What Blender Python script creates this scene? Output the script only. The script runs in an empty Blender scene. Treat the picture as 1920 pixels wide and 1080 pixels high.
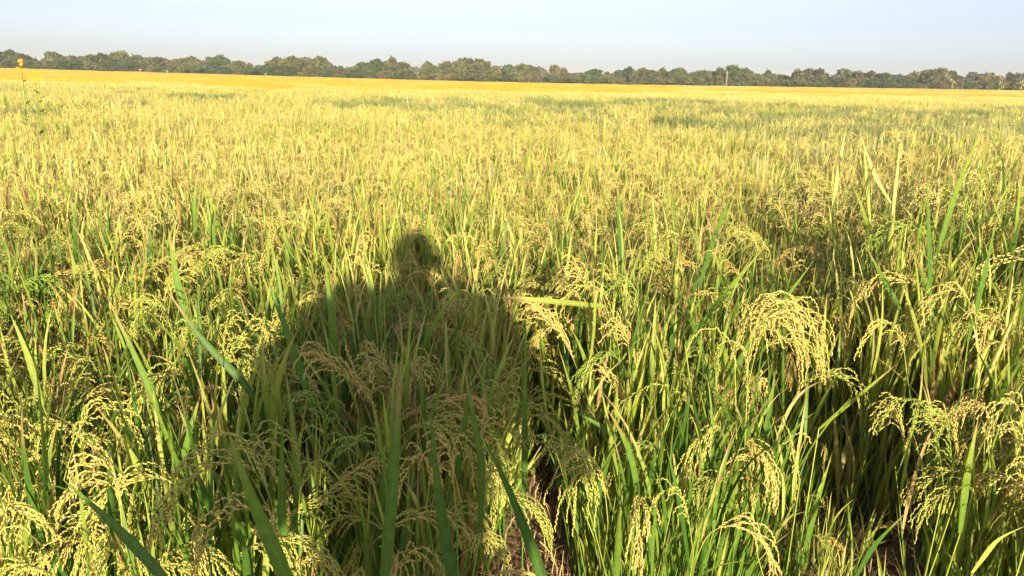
import bpy, math, random
import numpy as np
from mathutils import Vector, Matrix, Euler

random.seed(7)
RS = np.random.RandomState(11)
sc = bpy.context.scene
COL = sc.collection
R = math.radians

# ------------------------------------------------------------------ camera
F = 1440.0                      # focal length in photo pixels (1920 wide)
CAM = Vector((0, 0, 1.6))
PITCH = math.atan((540 - 144) / F)
ROLL = R(1.25)
cd = bpy.data.cameras.new('camera')
cam = bpy.data.objects.new('camera', cd); COL.objects.link(cam)
cd.sensor_width = 36; cd.lens = 36 * F / 1920
cd.clip_start = 0.02; cd.clip_end = 6000
CM = (Matrix.Rotation(math.pi / 2 - PITCH, 4, 'X') @ Matrix.Rotation(ROLL, 4, 'Z'))
cam.matrix_world = Matrix.Translation(CAM) @ CM
sc.camera = cam
CR = CM.to_3x3()

def ray(px, py):
    return (CR @ Vector(((px - 960) / F, -(py - 540) / F, -1))).normalized()
def at(px, py, Y):
    d = ray(px, py)
    return CAM + d * (Y / d.y)
def proj(p):
    v = CR.transposed() @ (Vector(p) - CAM)
    if v.z > -0.01: return (-9999, -9999)
    return (960 + F * v.x / -v.z, 540 - F * v.y / -v.z)

# ------------------------------------------------------------------ light
SUN_EL = R(13.0)
SUN_AZ = R(7.0)                 # light travels towards -x a little
trav = Vector((-math.sin(SUN_AZ) * math.cos(SUN_EL), math.cos(SUN_AZ) * math.cos(SUN_EL), -math.sin(SUN_EL)))
sd = bpy.data.lights.new('sun', 'SUN'); sd.energy = 4.4; sd.angle = R(0.75); sd.color = (1.0, 0.85, 0.62)
sun = bpy.data.objects.new('sun', sd); COL.objects.link(sun)
sun.rotation_euler = trav.to_track_quat('-Z', 'Y').to_euler()
w = bpy.data.worlds.new('World'); sc.world = w; w.use_nodes = True
nt = w.node_tree; nt.nodes.clear()
sky = nt.nodes.new('ShaderNodeTexSky'); sky.sky_type = 'NISHITA'; sky.sun_disc = False
sky.sun_elevation = SUN_EL
sky.sun_rotation = math.atan2(-trav.x, -trav.y)   # compass angle of the sun
sky.air_density = 1.0; sky.dust_density = .8; sky.ozone_density = 3.6; sky.altitude = 0
bg = nt.nodes.new('ShaderNodeBackground'); bg.inputs[1].default_value = 0.078
wo = nt.nodes.new('ShaderNodeOutputWorld')
hz = nt.nodes.new('ShaderNodeHueSaturation'); hz.inputs['Hue'].default_value = .535; hz.inputs['Saturation'].default_value = .42
nt.links.new(sky.outputs[0], hz.inputs['Color']); tn = nt.nodes.new('ShaderNodeMix'); tn.data_type = 'RGBA'; tn.blend_type = 'MULTIPLY'; tn.inputs[0].default_value = 1; tn.inputs[7].default_value = (.93, .965, 1.06, 1)
nt.links.new(hz.outputs[0], tn.inputs[6]); nt.links.new(tn.outputs[2], bg.inputs[0]); nt.links.new(bg.outputs[0], wo.inputs[0])
sc.view_settings.view_transform = 'Standard'; sc.view_settings.look = 'None'
sc.view_settings.gamma = 1.0; sc.view_settings.exposure = 1.3
try: sc.view_settings.use_curve_mapping = False
except Exception: pass
sc.cycles.max_bounces = 8; sc.cycles.transparent_max_bounces = 8
sc.cycles.volume_bounces = 0

# ------------------------------------------------------------------ helpers
def tag(o, label=None, cat=None, group=None, kind=None):
    if label: o['label'] = label
    if cat: o['category'] = cat
    if group: o['group'] = group
    if kind: o['kind'] = kind
    return o
def empty(name, loc, rz=0):
    o = bpy.data.objects.new(name, None); COL.objects.link(o)
    o.location = loc; o.rotation_euler = (0, 0, rz); o.empty_display_size = .1
    return o
def link(name, mesh, parent=None):
    o = bpy.data.objects.new(name, mesh); COL.objects.link(o)
    if parent is not None: o.parent = parent
    return o

class MB:
    """collects quads / tris with a per-vertex colour (random, along, side, 1)"""
    def __init__(s): s.V = []; s.Fc = []; s.T = []; s.M = []; s.n = 0
    def add(s, v, f, t, m=0):
        v = np.asarray(v, float); s.V.append(v)
        f = np.asarray(f, int)
        s.Fc.append(f + s.n); s.M.append(np.full(len(f), m)); s.T.append(np.asarray(t, float)); s.n += len(v)
    def arrays(s):
        return s.V, s.Fc, s.T, s.M
    def addmb(s, o, M4, m=None):
        A = np.array(M4)
        for v, f, t, mm in zip(*o.flat()):
            vv = v @ A[:3, :3].T + A[:3, 3]
            s.V.append(vv); s.Fc.append(f + s.n); s.T.append(t); s.M.append(mm); s.n += len(vv)
    def flat(s):
        # merge by face size
        V = np.concatenate(s.V); T = np.concatenate(s.T)
        out = ([], [], [], [])
        q = [(f, m) for f, m in zip(s.Fc, s.M) if f.shape[1] == 4]; tr = [(f, m) for f, m in zip(s.Fc, s.M) if f.shape[1] == 3]
        first = True
        class _X: pass
        res = []
        for grp in (q, tr):
            if grp:
                res.append((np.concatenate([g[0] for g in grp]), np.concatenate([g[1] for g in grp])))
        s._c = (V, T, res)
        # expose as one block of vertices followed by face blocks
        out[0].append(V); out[1].append(res[0][0]); out[2].append(T); out[3].append(res[0][1])
        for f, m in res[1:]:
            out[0].append(np.zeros((0, 3))); out[2].append(np.zeros((0, 4))); out[1].append(f - len(V)); out[3].append(m)
        return out
    def mesh(s, name, mats, smooth=True):
        me = bpy.data.meshes.new(name)
        V = np.concatenate(s.V); T = np.concatenate(s.T)
        loops = []; starts = []; tot = []; mi = []
        k = 0
        for f, m in zip(s.Fc, s.M):
            c = f.shape[1]; loops.append(f.ravel()); starts.append(k + np.arange(len(f)) * c)
            tot.append(np.full(len(f), c)); mi.append(m); k += f.size
        L = np.concatenate(loops); S = np.concatenate(starts); N = np.concatenate(tot); MI = np.concatenate(mi)
        me.vertices.add(len(V)); me.vertices.foreach_set('co', V.astype(np.float32).ravel())
        me.loops.add(len(L)); me.loops.foreach_set('vertex_index', L.astype(np.int32))
        me.polygons.add(len(S)); me.polygons.foreach_set('loop_start', S.astype(np.int32))
        me.polygons.foreach_set('loop_total', N.astype(np.int32))
        me.polygons.foreach_set('material_index', MI.astype(np.int32))
        me.polygons.foreach_set('use_smooth', np.full(len(S), smooth))
        a = me.attributes.new('tint', 'FLOAT_COLOR', 'POINT'); a.data.foreach_set('color', T.astype(np.float32).ravel())
        for m in (mats if isinstance(mats, (list, tuple)) else [mats]): me.materials.append(m)
        me.update(calc_edges=True); me.validate()
        return me

def ribbon(mb, P, W, rnd, m=0, fold=.25, side=None, wide3=True, twist=0.0):
    """leaf blade along the points P (n,3) with half widths W (n)"""
    P = np.asarray(P, float); n = len(P)
    D = np.gradient(P, axis=0); D /= np.linalg.norm(D, axis=1)[:, None] + 1e-9
    if side is None:
        side = np.cross(D[0], [0, 0, 1.]);
        if np.linalg.norm(side) < .05: side = np.array([1., 0, 0])
    S = np.cross(np.cross(D, np.tile(side, (n, 1))), D); S /= np.linalg.norm(S, axis=1)[:, None] + 1e-9
    Nn = np.cross(S, D)
    if twist:
        a = np.linspace(0, twist, n)[:, None]; S, Nn = S * np.cos(a) + Nn * np.sin(a), Nn * np.cos(a) - S * np.sin(a)
    W = np.asarray(W)[:, None]
    t = np.linspace(0, 1, n)
    if wide3:
        V = np.stack([P - S * W, P - Nn * W * fold, P + S * W], 1).reshape(-1, 3)
        i = np.arange(n - 1)[:, None] * 3
        f = np.concatenate([i + np.array([[0, 1, 4, 3]]), i + np.array([[1, 2, 5, 4]])])
        T = np.stack([np.full(3 * n, rnd), np.repeat(t, 3), np.tile([0, 1, 0], n), np.ones(3 * n)], 1)
    else:
        V = np.stack([P - S * W, P + S * W], 1).reshape(-1, 3)
        i = np.arange(n - 1)[:, None] * 2
        f = i + np.array([[0, 1, 3, 2]])
        T = np.stack([np.full(2 * n, rnd), np.repeat(t, 2), np.zeros(2 * n), np.ones(2 * n)], 1)
    mb.add(V, f, T, m)

def tube(mb, P, r, rnd, m=0, k=4):
    P = np.asarray(P, float); n = len(P)
    r = np.broadcast_to(np.asarray(r, float), (n,))
    D = np.gradient(P, axis=0); D /= np.linalg.norm(D, axis=1)[:, None] + 1e-9
    ref = np.array([0.31, 0.2, .93]) if abs(D[0][2]) < .8 else np.array([1., .1, 0])
    A = np.cross(D, ref); A /= np.linalg.norm(A, axis=1)[:, None] + 1e-9; B = np.cross(D, A)
    a = np.arange(k) / k * 2 * math.pi
    V = (P[:, None] + (A[:, None] * np.cos(a)[None, :, None] + B[:, None] * np.sin(a)[None, :, None]) * r[:, None, None]).reshape(-1, 3)
    i = (np.arange(n - 1)[:, None] * k)
    j = np.arange(k); jj = (j + 1) % k
    f = np.stack([(i + j).ravel(), (i + jj).ravel(), (i + jj + k).ravel(), (i + j + k).ravel()], 1)
    t = np.repeat(np.linspace(0, 1, n), k)
    mb.add(V, f, np.stack([np.full(n * k, rnd), t, np.zeros(n * k), np.ones(n * k)], 1), m)

def grow(p, d, L, n, droop, wob=0.0, rs=RS):
    """a centre line that leaves p along d and bends under its weight"""
    p = np.array(p, float); d = np.array(d, float); d /= np.linalg.norm(d)
    P = [p.copy()]
    w2 = rs.randn(3) * wob
    for i in range(n):
        p = p + d * L / n; P.append(p.copy())
        d = d + np.array([0, 0, -droop * (1.2 * (i + 1) / n)]) / n * 3 + w2 / n; d /= np.linalg.norm(d)
    return np.array(P)
def blade(n, Wd):
    t = np.linspace(0, 1, n)
    return Wd * np.clip(.45 + t * 2.2, 0, 1) * np.clip((1 - t) * 2.1, 0, 1) ** .8 + 1e-4

def grains(mb, C, D, L, Wd, rnd, m=0, lod=0):
    """spindle grains at centres C along directions D"""
    C = np.asarray(C); D = np.asarray(D); n = len(C)
    if n == 0: return
    ref = RS.randn(n, 3); A = np.cross(D, ref); A /= np.linalg.norm(A, axis=1)[:, None] + 1e-9; B = np.cross(D, A)
    k = 4 if lod == 0 else 3
    ring = []
    for q in range(k):
        a = 2 * math.pi * q / k
        ring.append(C + (A * math.cos(a) + B * math.sin(a) * (.75)) * Wd)
    V = np.stack([C - D * L * .5] + ring + [C + D * L * .5], 1).reshape(-1, 3)
    s = k + 2
    base = np.arange(n)[:, None] * s
    f = []
    for q in range(k):
        q2 = (q + 1) % k
        f.append(base + np.array([[0, 1 + q2, 1 + q]])); f.append(base + np.array([[k + 1, 1 + q, 1 + q2]]))
    T = np.ones((n, s, 4)); T[:, :, 0] = (rnd + RS.uniform(-.2, .2, n))[:, None]; T[:, :, 1] = np.array([0] + [.5] * k + [1])[None]
    mb.add(V, np.concatenate(f), T.reshape(-1, 4), m)

def panicle(mb, P, rnd, nb=10, bl=.12, gs=.0085, step=.0042, lod=0, side=None, droop=1.0, m=0, start=.28):
    """rachis along P, drooping branches with spindle grains"""
    P = np.asarray(P, float)
    # resample
    seg = np.linalg.norm(np.diff(P, axis=0), axis=1); s = np.concatenate([[0], np.cumsum(seg)]); L = s[-1]
    u = np.linspace(0, L, 12); P = np.stack([np.interp(u, s, P[:, k]) for k in range(3)], 1)
    P[1:-1] = (P[:-2] + P[1:-1] * 2 + P[2:]) / 4
    tube(mb, P, np.linspace(.0013, .0006, 12), rnd * .5, m, 3)
    D = np.gradient(P, axis=0); D /= np.linalg.norm(D, axis=1)[:, None]
    C = []; DD = []
    gap = step if lod == 0 else step * 1.6; gs = gs * 1.08
    for b in range(nb + 1):
        t = start + (1 - start) * (b / nb)
        k = min(t * 11, 10.999); i = int(k); p = P[i] * (1 - (k - i)) + P[i + 1] * (k - i); d = D[i]
        sd_ = RS.randn(3); sd_ -= d * sd_.dot(d); sd_ /= np.linalg.norm(sd_)
        d0 = d + sd_ * (.24 if b < nb else 0.05)
        bb = bl * (1.05 - .55 * abs(t - .45)) * RS.uniform(.75, 1.15) * (1 if b < nb else .6)
        Q = grow(p, d0, bb, 6, droop * 1.5, .16)
        if lod == 0: tube(mb, Q, .0005, rnd * .5, m, 3)
        ng = int(bb / gap)
        for g in range(ng):
            x = (g + 1.0) / ng * 6; ii = min(int(x), 5); q = Q[ii] + (Q[ii + 1] - Q[ii]) * (x - ii)
            dd = Q[ii + 1] - Q[ii]; dd = dd / np.linalg.norm(dd)
            off = RS.randn(3); off -= dd * off.dot(dd); off /= np.linalg.norm(off)
            C.append(q + off * .0018); gd = dd + off * .11; DD.append(gd / np.linalg.norm(gd))
    sc_ = 1.0 if lod == 0 else 1.75
    grains(mb, C, DD, gs * (1.12 if lod == 0 else 1.65), gs * .172 * sc_, rnd, m, lod)

# ------------------------------------------------------------------ materials
def mat(name):
    m = bpy.data.materials.new(name); m.use_nodes = True; m.node_tree.nodes.clear(); return m, m.node_tree
def N(nt, t, **k):
    n = nt.nodes.new(t)
    for a, v in k.items(): setattr(n, a, v)
    return n
def ramp(nt, stops):
    r = N(nt, 'ShaderNodeValToRGB'); e = r.color_ramp.elements
    while len(e) < len(stops): e.new(0.5)
    for i, (p, c) in enumerate(stops): e[i].position = p; e[i].color = (*c, 1)
    return r
def math_(nt, op, a, b, clamp=False):
    n = N(nt, 'ShaderNodeMath', operation=op); n.use_clamp = clamp
    for i, v in enumerate((a, b)):
        if isinstance(v, (int, float)): n.inputs[i].default_value = v
        else: nt.links.new(v, n.inputs[i])
    return n.outputs[0]
def noise(nt, scale, detail=2, vec=None):
    n = N(nt, 'ShaderNodeTexNoise'); n.inputs['Scale'].default_value = scale; n.inputs['Detail'].default_value = detail
    if vec is None:
        g = N(nt, 'ShaderNodeNewGeometry'); vec = g.outputs['Position']
    nt.links.new(vec, n.inputs['Vector']); return n.outputs['Fac']
def maprange(nt, v, a, b, c, d):
    n = N(nt, 'ShaderNodeMapRange'); nt.links.new(v, n.inputs[0])
    for i, x in enumerate((a, b, c, d)): n.inputs[i + 1].default_value = x
    return n.outputs[0]

def plant_mat(name, stops, bias=0.0, transl=.4, rough=.45, spec=.3, tipw=.25, fieldw=.35, rndw=.45, yw=.0, leaf=False):
    m, nt = mat(name); Lk = nt.links.new
    at_ = N(nt, 'ShaderNodeAttribute', attribute_name='tint'); sep = N(nt, 'ShaderNodeSeparateColor'); Lk(at_.outputs['Color'], sep.inputs[0])
    oi = N(nt, 'ShaderNodeObjectInfo')
    g = N(nt, 'ShaderNodeNewGeometry'); sx = N(nt, 'ShaderNodeSeparateXYZ'); Lk(g.outputs['Position'], sx.inputs[0])
    nz = noise(nt, .45, 3)
    v = math_(nt, 'MULTIPLY', sep.outputs[0], rndw)
    v = math_(nt, 'ADD', v, math_(nt, 'MULTIPLY', math_(nt, 'POWER', sep.outputs[1], 2.0), tipw))
    v = math_(nt, 'ADD', v, math_(nt, 'MULTIPLY', math_(nt, 'SUBTRACT', nz, .5), fieldw * 2))
    v = math_(nt, 'ADD', v, math_(nt, 'MULTIPLY', math_(nt, 'SUBTRACT', oi.outputs['Random'], .5), .34))
    fy = maprange(nt, sx.outputs[1], 1.5, 6.0, -yw, yw)    # the field edge by the path stays greener
    v = math_(nt, 'ADD', v, fy)
    v = math_(nt, 'ADD', v, bias, True)
    if leaf: v = math_(nt, 'MINIMUM', v, maprange(nt, sep.outputs[0], 1.0, 1.6, .86, 1.0))
    r = ramp(nt, stops); Lk(v, r.inputs[0])
    # lengthwise veins and pale midrib, fine mottling
    vein = math_(nt, 'SINE', math_(nt, 'MULTIPLY', sep.outputs[2], 34.0), 0.0)
    mid = math_(nt, 'POWER', sep.outputs[2], 14.0)
    vv = math_(nt, 'ADD', math_(nt, 'MULTIPLY', vein, .07), math_(nt, 'MULTIPLY', mid, .35))
    n2 = noise(nt, 90, 2)
    hs = N(nt, 'ShaderNodeHueSaturation')
    tipd = math_(nt, 'MULTIPLY', maprange(nt, sep.outputs[1], .72, .97, 0, 1), maprange(nt, math_(nt, 'FRACT', math_(nt, 'MULTIPLY', sep.outputs[0], 7.3), 0.0), .45, .6, 0, 1), True) if leaf else None
    if leaf:
        mxd = N(nt, 'ShaderNodeMix'); mxd.data_type = 'RGBA'; Lk(tipd, mxd.inputs[0]); Lk(r.outputs[0], mxd.inputs[6]); mxd.inputs[7].default_value = (.46, .29, .12, 1); Lk(mxd.outputs[2], hs.inputs['Color'])
    else: Lk(r.outputs[0], hs.inputs['Color'])
    Lk(math_(nt, 'ADD', maprange(nt, n2, .25, .75, .8, 1.15), vv), hs.inputs['Value'])
    b = N(nt, 'ShaderNodeBsdfPrincipled'); Lk(hs.outputs[0], b.inputs['Base Color']); b.inputs['Roughness'].default_value = rough
    b.inputs['Specular IOR Level'].default_value = spec
    out = N(nt, 'ShaderNodeOutputMaterial')
    if transl > 0:
        tr = N(nt, 'ShaderNodeBsdfTranslucent'); Lk(hs.outputs[0], tr.inputs[0])
        mx = N(nt, 'ShaderNodeMixShader'); mx.inputs[0].default_value = transl
        Lk(b.outputs[0], mx.inputs[1]); Lk(tr.outputs[0], mx.inputs[2]); Lk(mx.outputs[0], out.inputs[0])
    else: Lk(b.outputs[0], out.inputs[0])
    return m
LEAF = [(0.0, (.075, .17, .025)), (.3, (.16, .28, .035)), (.5, (.34, .41, .060)), (.72, (.52, .56, .11)), (.9, (.68, .62, .21)), (.97, (.66, .48, .22)), (1.0, (.48, .28, .11))]
GRAIN = [(0.0, (.26, .36, .06)), (.3, (.46, .45, .10)), (.5, (.64, .50, .155)), (.85, (.63, .40, .14)), (1.0, (.42, .24, .10))]
M_leaf = plant_mat('rice_leaf', LEAF, bias=.27, yw=.15, leaf=True)
M_green = plant_mat('green_leaf', LEAF, bias=-.09, yw=.14, leaf=True)
M_stem = plant_mat('rice_stem', LEAF, bias=.02, transl=.1, yw=.08)
M_grain = plant_mat('rice_grain', GRAIN, bias=.12, transl=.12, rough=.6, spec=.2, tipw=.05, yw=.02, fieldw=.13)
M_grgreen = plant_mat('green_grain', GRAIN, bias=-.25, transl=.15, rough=.6, spec=.2, tipw=.05)
GOLD = [(0, (.36, .30, .06)), (.4, (.62, .44, .05)), (.7, (.70, .43, .035)), (1, (.74, .41, .03))]
DULL = [(0, (.17, .24, .07)), (.4, (.28, .33, .11)), (.7, (.42, .43, .17)), (1, (.52, .46, .22))]
M_dull = plant_mat('dull_leaf', DULL, bias=.2)
M_grfar = plant_mat('pale_grain', [(0, (.47, .47, .12)), (.5, (.65, .54, .18)), (1, (.63, .46, .17))], bias=.1, transl=.12, rough=.6, spec=.2, tipw=.05)
M_goldf = plant_mat('golden_crop', GOLD, bias=.1, transl=.25, rough=.7, spec=.1)
M_flower = plant_mat('yellow_petal', [(0, (.72, .34, .02)), (1, (.8, .46, .03))], transl=.3)
M_dry = plant_mat('dry_straw', [(0, (.22, .14, .07)), (.5, (.48, .34, .17)), (1, (.66, .50, .27))], transl=.1, rough=.7)
def treemat(name, a, b):
    return plant_mat(name, [(0, tuple(x * .6 for x in a)), (.5, a), (1, b)], transl=.2, rough=.7, spec=.1, fieldw=.1, rndw=.8, tipw=0)
M_tree = [treemat('olive_foliage', (.095, .102, .036), (.155, .158, .055)), treemat('green_foliage', (.058, .085, .026), (.105, .13, .040)),
          treemat('brown_foliage', (.11, .098, .043), (.16, .135, .058)), treemat('dark_foliage', (.045, .075, .030), (.09, .125, .05))]
def simple(name, c, rough=.8, nscale=0, amt=.3, spec=.3):
    m, nt = mat(name); Lk = nt.links.new
    b = N(nt, 'ShaderNodeBsdfPrincipled'); b.inputs['Roughness'].default_value = rough; b.inputs['Specular IOR Level'].default_value = spec
    if nscale:
        r = ramp(nt, [(.3, tuple(x * (1 - amt) for x in c)), (.7, tuple(min(1, x * (1 + amt)) for x in c))]); Lk(noise(nt, nscale, 5), r.inputs[0]); Lk(r.outputs[0], b.inputs['Base Color'])
    else: b.inputs['Base Color'].default_value = (*c, 1)
    o = N(nt, 'ShaderNodeOutputMaterial'); Lk(b.outputs[0], o.inputs[0]); return m
M_bark = simple('bark', (.14, .11, .08), nscale=3)
M_pale = simple('pale_wood', (.24, .22, .18), nscale=4)
# soil
M_soil, nt = mat('soil'); Lk = nt.links.new
b = N(nt, 'ShaderNodeBsdfPrincipled'); b.inputs['Roughness'].default_value = .9; b.inputs['Specular IOR Level'].default_value = .15
r = ramp(nt, [(.3, (.12, .075, .045)), (.5, (.24, .16, .095)), (.72, (.42, .30, .19))])
Lk(noise(nt, 9, 8), r.inputs[0]); Lk(r.outputs[0], b.inputs['Base Color'])
vo = N(nt, 'ShaderNodeTexVoronoi', feature='DISTANCE_TO_EDGE'); vo.inputs['Scale'].default_value = 9
g = N(nt, 'ShaderNodeNewGeometry'); Lk(g.outputs['Position'], vo.inputs['Vector'])
cr = maprange(nt, vo.outputs['Distance'], 0, .06, 0, 1)
hh = math_(nt, 'ADD', math_(nt, 'MULTIPLY', noise(nt, 30, 6), 1.0), math_(nt, 'MULTIPLY', cr, .12))
bp = N(nt, 'ShaderNodeBump'); bp.inputs['Strength'].default_value = .9; bp.inputs['Distance'].default_value = .03
Lk(hh, bp.inputs['Height']); Lk(bp.outputs[0], b.inputs['Normal'])
o = N(nt, 'ShaderNodeOutputMaterial'); Lk(b.outputs[0], o.inputs[0])

# ------------------------------------------------------------------ ground
def smooth(a, b, x):
    t = np.clip((x - a) / (b - a), 0, 1); return t * t * (3 - 2 * t)
TD = 220.0
def terr(x, y):
    """gentle dip of the far field in front of the tree line"""
    x = np.asarray(x, float); y = np.asarray(y, float)
    return -0.95 * smooth(25, TD, y) * np.exp(-(x / 105.0) ** 2) + 0.25 * smooth(25, TD, y) - 4.0 * smooth(300, 900, y)
def ground():
    ys = np.unique(np.concatenate([-np.geomspace(3000, 4, 16), np.linspace(-3, 8, 70), np.geomspace(8.3, 3500, 50)]))
    xs = np.unique(np.concatenate([-np.geomspace(3000, 6, 40), np.linspace(-5, 5, 70), np.geomspace(6, 3000, 40)]))
    X, Y = np.meshgrid(xs, ys)
    Z = terr(X, Y)
    near = (np.abs(X) < 7) & (np.abs(Y) < 9)
    Z = Z + near * (.012 * np.sin(X * 9 + Y * 3) * np.sin(Y * 7.3 - X * 2) + RS.uniform(-.008, .008, X.shape))
    nx = len(xs); ny = len(ys)
    i = (np.arange(ny - 1)[:, None] * nx + np.arange(nx - 1)[None]).ravel()[:, None]
    mb = MB(); V = np.stack([X, Y, Z], 2).reshape(-1, 3)
    mb.add(V, i + np.array([[0, 1, nx + 1, nx]]), np.ones((len(V), 4)))
    tag(link('ground', mb.mesh('ground', M_soil)), kind='structure')
ground()

# ------------------------------------------------------------------ rice plants
class Plant: pass
def make_plant(rs, lod=0, green=False, nt_=8, tall=1.0, pan=.75):
    """foliage MB, stems MB, list of panicle placements (matrix, variant)"""
    P = Plant(); P.fol = MB(); P.st = MB(); P.pan = []
    for i in range(nt_):
        a = rs.uniform(0, 2 * math.pi); r0 = rs.uniform(.0, .045)
        p0 = np.array([math.cos(a) * r0, math.sin(a) * r0, 0])
        lean = rs.uniform(.03, .24)
        d = np.array([math.cos(a) * lean, math.sin(a) * lean, 1])
        H = rs.uniform(.54, .72) * tall
        Q = grow(p0, d, H, 6, .06, .15, rs)
        rv = rs.rand()
        tube(P.st, Q, np.linspace(.0032, .0016, 7) * (1 if lod == 0 else 1.2), rv * .6, 0, 4 if lod == 0 else 3)
        for k, tt in enumerate((.12, .3, .52, .7, .84, .96) if lod == 0 else (.4, .66, .84, .96)):
            if rs.rand() < .12: continue
            x = tt * 6; ii = min(int(x), 5); q = Q[ii] + (Q[ii + 1] - Q[ii]) * (x - ii)
            b = rs.uniform(0, 2 * math.pi); el = rs.uniform(.08, .42) if k < 3 else rs.uniform(.05, .30)
            dd = np.array([math.cos(b) * el, math.sin(b) * el, 1])
            L = rs.uniform(.28, .50) * tall * (1.0 if tt < .8 else .78)
            n = 9 if lod == 0 else 4
            dr = rs.choice([.02, .08, .25, .8], p=[.45, .3, .17, .08])
            B = grow(q, dd, L, n, dr, .3, rs)
            Wd = rs.choice([rs.uniform(.0028, .005), rs.uniform(.005, .0085)]) * (1 if lod == 0 else 1.1)
            # old low leaves are dry
            rr = rs.rand() if tt > .3 else rs.uniform(.5, 1.0)
            if rs.rand() < .07: rr = 1.9
            ribbon(P.fol, B, blade(n + 1, Wd), rr, 0, .3, wide3=(lod == 0), twist=rs.uniform(-1.2, 1.2))
        if rs.rand() < pan:
            dd = Q[-1] - Q[-2]; z = Vector(dd).normalized()
            az = math.atan2(dd[1], dd[0]) + rs.uniform(-1.0, 1.0)
            M4 = Matrix.Translation(Vector(Q[-1])) @ Matrix.Rotation(az, 4, 'Z') @ Matrix.Rotation(rs.uniform(-.1, .25), 4, 'Y') @ Matrix.Scale(rs.uniform(.85, 1.15), 4)
            P.pan.append((M4, rs.randint(0, 8)))
    return P
def arch(k, rs):
    """rachis centre line, from the culm tip up and over towards +x"""
    L1 = rs.uniform(.10, .15); bend = (1.9, 2.3, 2.7, 2.9, 1.5, 2.5, 2.8, .6)[k]
    n = 10; p = np.zeros(3); P = [p.copy()]; LL = rs.uniform(.22, .29)
    for i in range(n):
        t = (i + .5) / n; a = .08 + bend * t ** 1.1
        p = p + np.array([math.sin(a), rs.uniform(-.1, .1), math.cos(a)]) * LL / n; P.append(p.copy())
    return np.array(P)
prs = np.random.RandomState(3)
PAN = []; PANL = []
for k in range(8):
    A = arch(k, prs)
    mb = MB(); panicle(mb, A, prs.uniform(.3, .8), nb=15, lod=0); PAN.append(mb)
    mb = MB(); panicle(mb, A, prs.uniform(.3, .8), nb=10, lod=1, step=.0065); PANL.append(mb)
PAN_ME = [m.mesh('panicle', M_grain) for m in PAN]
PAN_MEG = [m.mesh('green_panicle', M_grgreen) for m in PAN]

def in_frame(x, y, z=.8, mx=120, my=120):
    px, py = proj((x, y, z)); return -mx < px < 1920 + mx and py < 1080 + my
def hscale(x, y):
    """the stand on the right edge of the view is taller"""
    return 1.0 + .22 * float(smooth(.38, .62, x / max(y, .3))) * float(smooth(1.7, 2.6, y)) * float(1 - smooth(4.5, 15, y)) + +.03 * math.sin(x * 1.7 + y) + .02 * math.sin(x * 3.1 - y * 2.3)
def open_soil(x, y):
    """bare patches at the trodden edge of the field"""
    if y < 1.22 + (.15 if x > .3 else 0): return True
    if x > -.1 and x < .24 and y < 2.4: return True
    if x > .2 and x < y * .5 and y < 1.72 + .1 * math.sin(x * 11): return True
    if .70 < x < 1.12 and y < 2.5: return True
    # gap further in, right of the middle
    if ((x - .95) / .22) ** 2 + ((y - 2.45) / .38) ** 2 < 1: return True
    if ((x - 1.25) / .16) ** 2 + ((y - 2.1) / .3) ** 2 < 1: return True
    return False

VAR = []
for v in range(12):
    rs = np.random.RandomState(100 + v)
    P = make_plant(rs, 0, nt_=(11, 12, 13, 14)[v % 4], pan=(.48, .32, .64)[v % 3])
    gm = M_green if v % 3 == 1 else M_leaf
    P.fm = P.fol.mesh('foliage', gm); P.sm = P.st.mesh('stems', M_stem); P.green = v % 3 == 1
    VAR.append(P)

# positions on a jittered grid
GS = .175
cells = []
yy = .7
while yy < 14:
    xx = -(yy * .85 + 1.6)
    while xx < yy * .85 + 1.6:
        cells.append((xx + random.uniform(-.07, .07), yy + random.uniform(-.07, .07)))
        xx += GS
    yy += GS
SMALL = set(c for c in cells if open_soil(*c) and c[1] > 1.5 and c[0] > .2 and random.random() < .30)
cells = [c for c in cells if c in SMALL or not open_soil(*c)]
vis = sorted([c for c in cells if in_frame(*c)], key=lambda c: c[0] ** 2 + c[1] ** 2)
N_IND = 280
ind = vis[:N_IND]; indset = set(ind)
rest = [c for c in cells if c not in indset]
TONE = ['golden', 'green-leaved', 'yellowish']
def zone(x, y):
    px, py = proj((x, y, .8))
    col = ('at the left edge' if px < 300 else 'left of the human shadow' if px < 620 else
           'in the human shadow' if px < 960 else 'right of the human shadow' if px < 1450 else 'in the taller right stand')
    row = 'nearest row' if y < 2.0 else 'second row back' if y < 3.0 else 'third row back' if y < 4.0 else 'rearmost row'
    return col, row
for i, (x, y) in enumerate(ind):
    v = i % 12 if i < 12 else random.randrange(12)
    if .0 < x < .95 and 1.6 < y < 3.3 and random.random() < .7: v = random.choice((1, 4, 7, 10))
    P = VAR[v]; s = hscale(x, y) * random.uniform(.88, 1.1)
    if (x, y) in SMALL: s *= random.uniform(.45, .68)
    e = empty('rice_plant', (x, y, 0), random.uniform(0, 6.28)); e.scale = (s * .97, s * .97, s)
    colz, rowz = zone(x, y); tone = ('yellow-leaved', 'green-leaved', 'golden-panicled')[v % 3]
    tag(e, f'{tone} rice plant {colz}, {rowz}', 'rice plant', f'{tone} rice plants {colz}, {rowz}')
    link('stem', P.sm, e); link('foliage', P.fm, e)
    for M4, k in P.pan:
        if x > .15 and y < 2.9 and random.random() < .5: continue
        gr = random.random() < (.13 if y < 3 else .08)
        p = link('panicle', (PAN_MEG if gr else PAN_ME)[k], e); p.matrix_local = M4

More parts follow.
